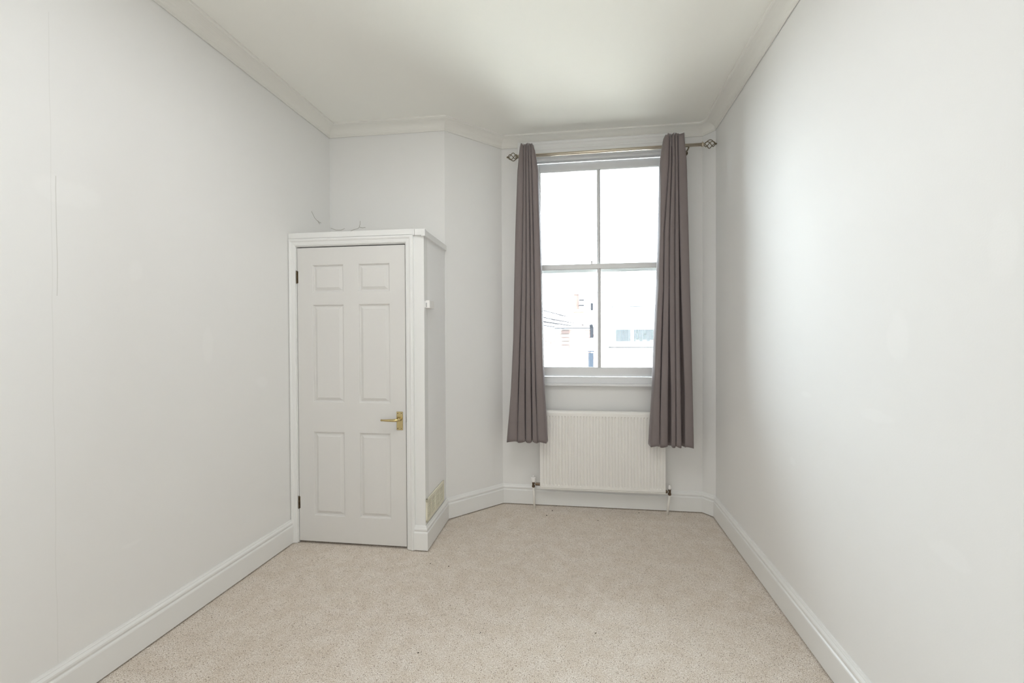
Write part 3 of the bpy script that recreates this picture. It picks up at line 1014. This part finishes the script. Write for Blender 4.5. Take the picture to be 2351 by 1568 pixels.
for q0, q1 in ((WX0, WX0 + .06), (WX1 - .06, WX1), (1.00, 1.07), (1.68, 1.74)): bx(bm, q0, q1, .062, .118, WZa + .06, WZb - .06)
wf = build('window_frame', bm, M_plastic, house)
for x0, x1 in ((WX0 + .055, 1.005), (1.065, 1.685), (1.735, WX1 - .055)):
    build('pane', box(x0, x1, .088, .094, WZa + .055, WZb - .055), M_glass, wf)
build('window_sill', box(WX0 - .12, WX1 + .12, -.12, .10, WZa - .06, WZa, bev=.01), M_render, house)
build('lintel_drip', box(WX0 - .05, WX1 + .05, -.03, .0, WZb, WZb + .014), M_lead_shade, house)
build('string_course', box(-.02, 6.5, -.10, -.085, 2.455, 2.466), M_lead_shade, house)
build('sill_drip', box(WX0 - .12, WX1 + .12, -.10, -.02, WZa - .082, WZa - .062), M_lead_shade, house)
# roller blind pulled down over the upper half
build('roller_blind', box(WX0 + .06, WX1 - .06, .14, .15, 1.555, WZb - .03), M_render, house)
sl = None
for i in range(5):
    x = 0.795 + i * 0.036
    build('blind_slat', box(x, x + .019, .30, .33, 1.27, 1.555), M_blind, house)
for i in range(7):
    x = 1.07 + i * 0.042
    build('blind_slat', box(x, x + .014, .30, .33, 1.34, 1.555), M_lead_shade, house)
build('wall_lamp', box(0.04, 0.10, -.08, 0, 2.03, 2.2), M_lead_shade, house)

for i, (x, s) in enumerate(((1.17, .065), (1.345, .085), (1.515, .065))):
    pe = empty('potted_plant', H, (x, .20, 1.26), cat='plant', label=('small potted plant on the inside sill across the yard, nearest the dark blind', 'bushiest green potted plant on the inside sill across the yard', 'potted plant on the inside sill across the yard, nearest the curtain edge')[i], group='plants in the window opposite')
    bm = bmesh.new(); tube(bm, [(x, .20, 1.201), (x, .20, 1.30)], [.035, .05], 12); build('pot', bm, M_render, pe)
    bm = bmesh.new()
    rnd = random.Random(i + 5)
    for _ in range(46):
        a = rnd.uniform(0, 6.28); r = s * rnd.random() ** .5; h = rnd.uniform(.0, .24)
        c0 = Vector((x + .7 * r * math.cos(a), .20 + .3 * r * math.sin(a), 1.31 + h))
        d = Vector((math.cos(a), .5 * math.sin(a), rnd.uniform(-.6, .8))).normalized() * .035
        w = d.cross(Vector((0, 0, 1))).normalized() * .013
        vs = [bm.verts.new(c0 - d), bm.verts.new(c0 + w), bm.verts.new(c0 + d), bm.verts.new(c0 - w)]
        bm.faces.new(vs)
    for _ in range(3): tube(bm, [(x, .20, 1.29), (x + rnd.uniform(-.05, .05), .20, 1.5)], .004, 5)
    build('foliage', bm, M_leaf, pe)['kind'] = 'stuff'
build('interior_sill', box(WX0, WX1, .12, .36, WZa - .04, WZa), M_render, house)

# tiled roof and brick outhouse on the left
O = Frame(Vector((0, 9.0)), Vector((1, 0)))
out = empty('brick_outhouse', O, (-.7, 0, GZ), label='brick outhouse with a sloping tiled roof and a reddish pier across the yard', cat='building')
build('brick_backing', box(-4.2, .16, .012, .25, GZ, 1.56), M_mortar, out)
bw, bh = .215, .065
pr_b = {}
cnt = 0
row = 0
z = 0.925
while z < 1.50:
    x = -0.86 + (0 if row % 2 == 0 else .1125)
    while x < .12:
        red = -.43 < x + bw / 2 < -.28
        key = red
        if -.47 < x + bw / 2 < -.25: 
            x += bw + .01; continue
        if key not in pr_b:
            pr_b[key] = build('brick', box(0, bw, 0, .02, 0, bh), M_brick2, out); o = pr_b[key]; b0 = o
        else:
            o = pr_b[key].copy(); COL.objects.link(o); o.parent = out
        o.location = (x, 0, z)
        x += bw + .01
    z += bh + .01
    row += 1
# reddish pier standing proud
z = 1.15
pp = None
while z < 1.50:
    if pp is None:
        pp = build('pier_brick', box(0, .15, -.06, .012, 0, bh), M_brick, out); pp['label'] = 'red brick of the pier'; o = pp
    else:
        o = pp.copy(); COL.objects.link(o); o.parent = out
    o.location = (-.425, 0, z)
    z += bh + .01
build('gutter', box(-.56, .17, -.12, -.03, 1.545, 1.565, bev=.004), M_lead_shade, out)
build('fascia', box(-.56, .17, -.03, .02, 1.53, 1.60), M_render, out)
build('ledge', box(-4.2, -.56, -.35, .0, 1.37, 1.46), M_render, out)
# tile courses: long overlapping strips descending towards the right
for i, (xa, za, xb, zb_) in enumerate(((-.751, 1.640, -.504, 1.60), (-.751, 1.725, -.025, 1.604), (-.751, 1.814, .044, 1.656), (-.751, 1.876, -.007, 1.735), (-.75, 1.982, -.068, 1.797))):
    sl_ = (zb_ - za) / (xb - xa)
    y0 = .05 + i * .30
    X0 = -4.2; Z0 = za + sl_ * (X0 - xa)
    bm = bmesh.new()
    hgt = .10
    q = [(X0, Z0), (xb, zb_), (xb, zb_ - .022), (X0, Z0 - .022)]
    f0 = [bm.verts.new((x, y0 - .05, zz_ - .0)) for x, zz_ in q]
    f1 = [bm.verts.new((x, y0 + .32, zz_ + .05)) for x, zz_ in q]
    bm.faces.new(f0); bm.faces.new(f1[::-1])
    for k in range(4): bm.faces.new((f0[k], f0[(k + 1) % 4], f1[(k + 1) % 4], f1[k]))
    build('tile_course', bm, M_tile, out)
    bm = bmesh.new()  # dark strip painting in the shade of the gap below this course
    f0 = [bm.verts.new((x, y0 - .056, zz_)) for x, zz_ in ((X0, Z0 - .014), (xb - .02, zb_ - .014), (xb - .02, zb_ - .034), (X0, Z0 - .034))]
    f1 = [bm.verts.new((v.co.x, y0 - .02, v.co.z)) for v in f0]
    bm.faces.new(f0); bm.faces.new(f1[::-1])
    for k in range(4): bm.faces.new((f0[k], f0[(k + 1) % 4], f1[(k + 1) % 4], f1[k]))
    build('tile_gap_shade', bm, M_lead_shade, out)
build('roof_bed', box(-4.2, .0, .26, 1.9, 1.0, 1.53), M_mortar, out)

# chimney stack behind the outhouse roof
ch = empty('chimney_stack', Frame(Vector((0, 12)), Vector((1, 0))), (0.0, 0, GZ), label='pale brick chimney stack with a clay pot rising behind the tiled roof', cat='chimney')
bm = bmesh.new(); bx(bm, -.24, .02, 0, .4, GZ, 2.05); bx(bm, -.27, .05, -.03, .43, 2.05, 2.12)
build('stack', bm, M_brick2, ch)
for i in range(4): build('brick_course', box(-.10, .04, -.045, .0, 2.13 + i * .07, 2.17 + i * .07), M_lead_shade if i % 2 else M_mortar, ch)
bm = bmesh.new(); tube(bm, [(-.17, .2, 2.12), (-.17, .2, 2.2), (-.17, .2, 2.5), (-.17, .2, 2.54)], [.09, .075, .065, .08], 14)
build('chimney_pot', bm, M_brick, ch)

bm = bmesh.new(); tube(bm, [(.18, -.10, GZ), (.18, -.10, 1.36)], .022, 10); build('downpipe', bm, M_render, out)
bm = bmesh.new(); tube(bm, [(.175, -.10, 1.36), (.175, -.10, 1.56), (.16, -.12, 1.62)], .035, 12); build('hopper', bm, M_lead_shade, out)

gp = empty('gate_post', Frame(Vector((.148, 8.45)), Vector((1, 0))), (0, 0, GZ), label='blue-grey post standing in the yard in front of the houses', cat='post')
build('post', box(-.045, .05, 0, .10, GZ, 1.08, bev=.01), M_bluegrey, gp)
build('post_cap', box(-.055, .06, -.01, .11, 1.096, 1.116, bev=.005), M_bluegrey, gp)
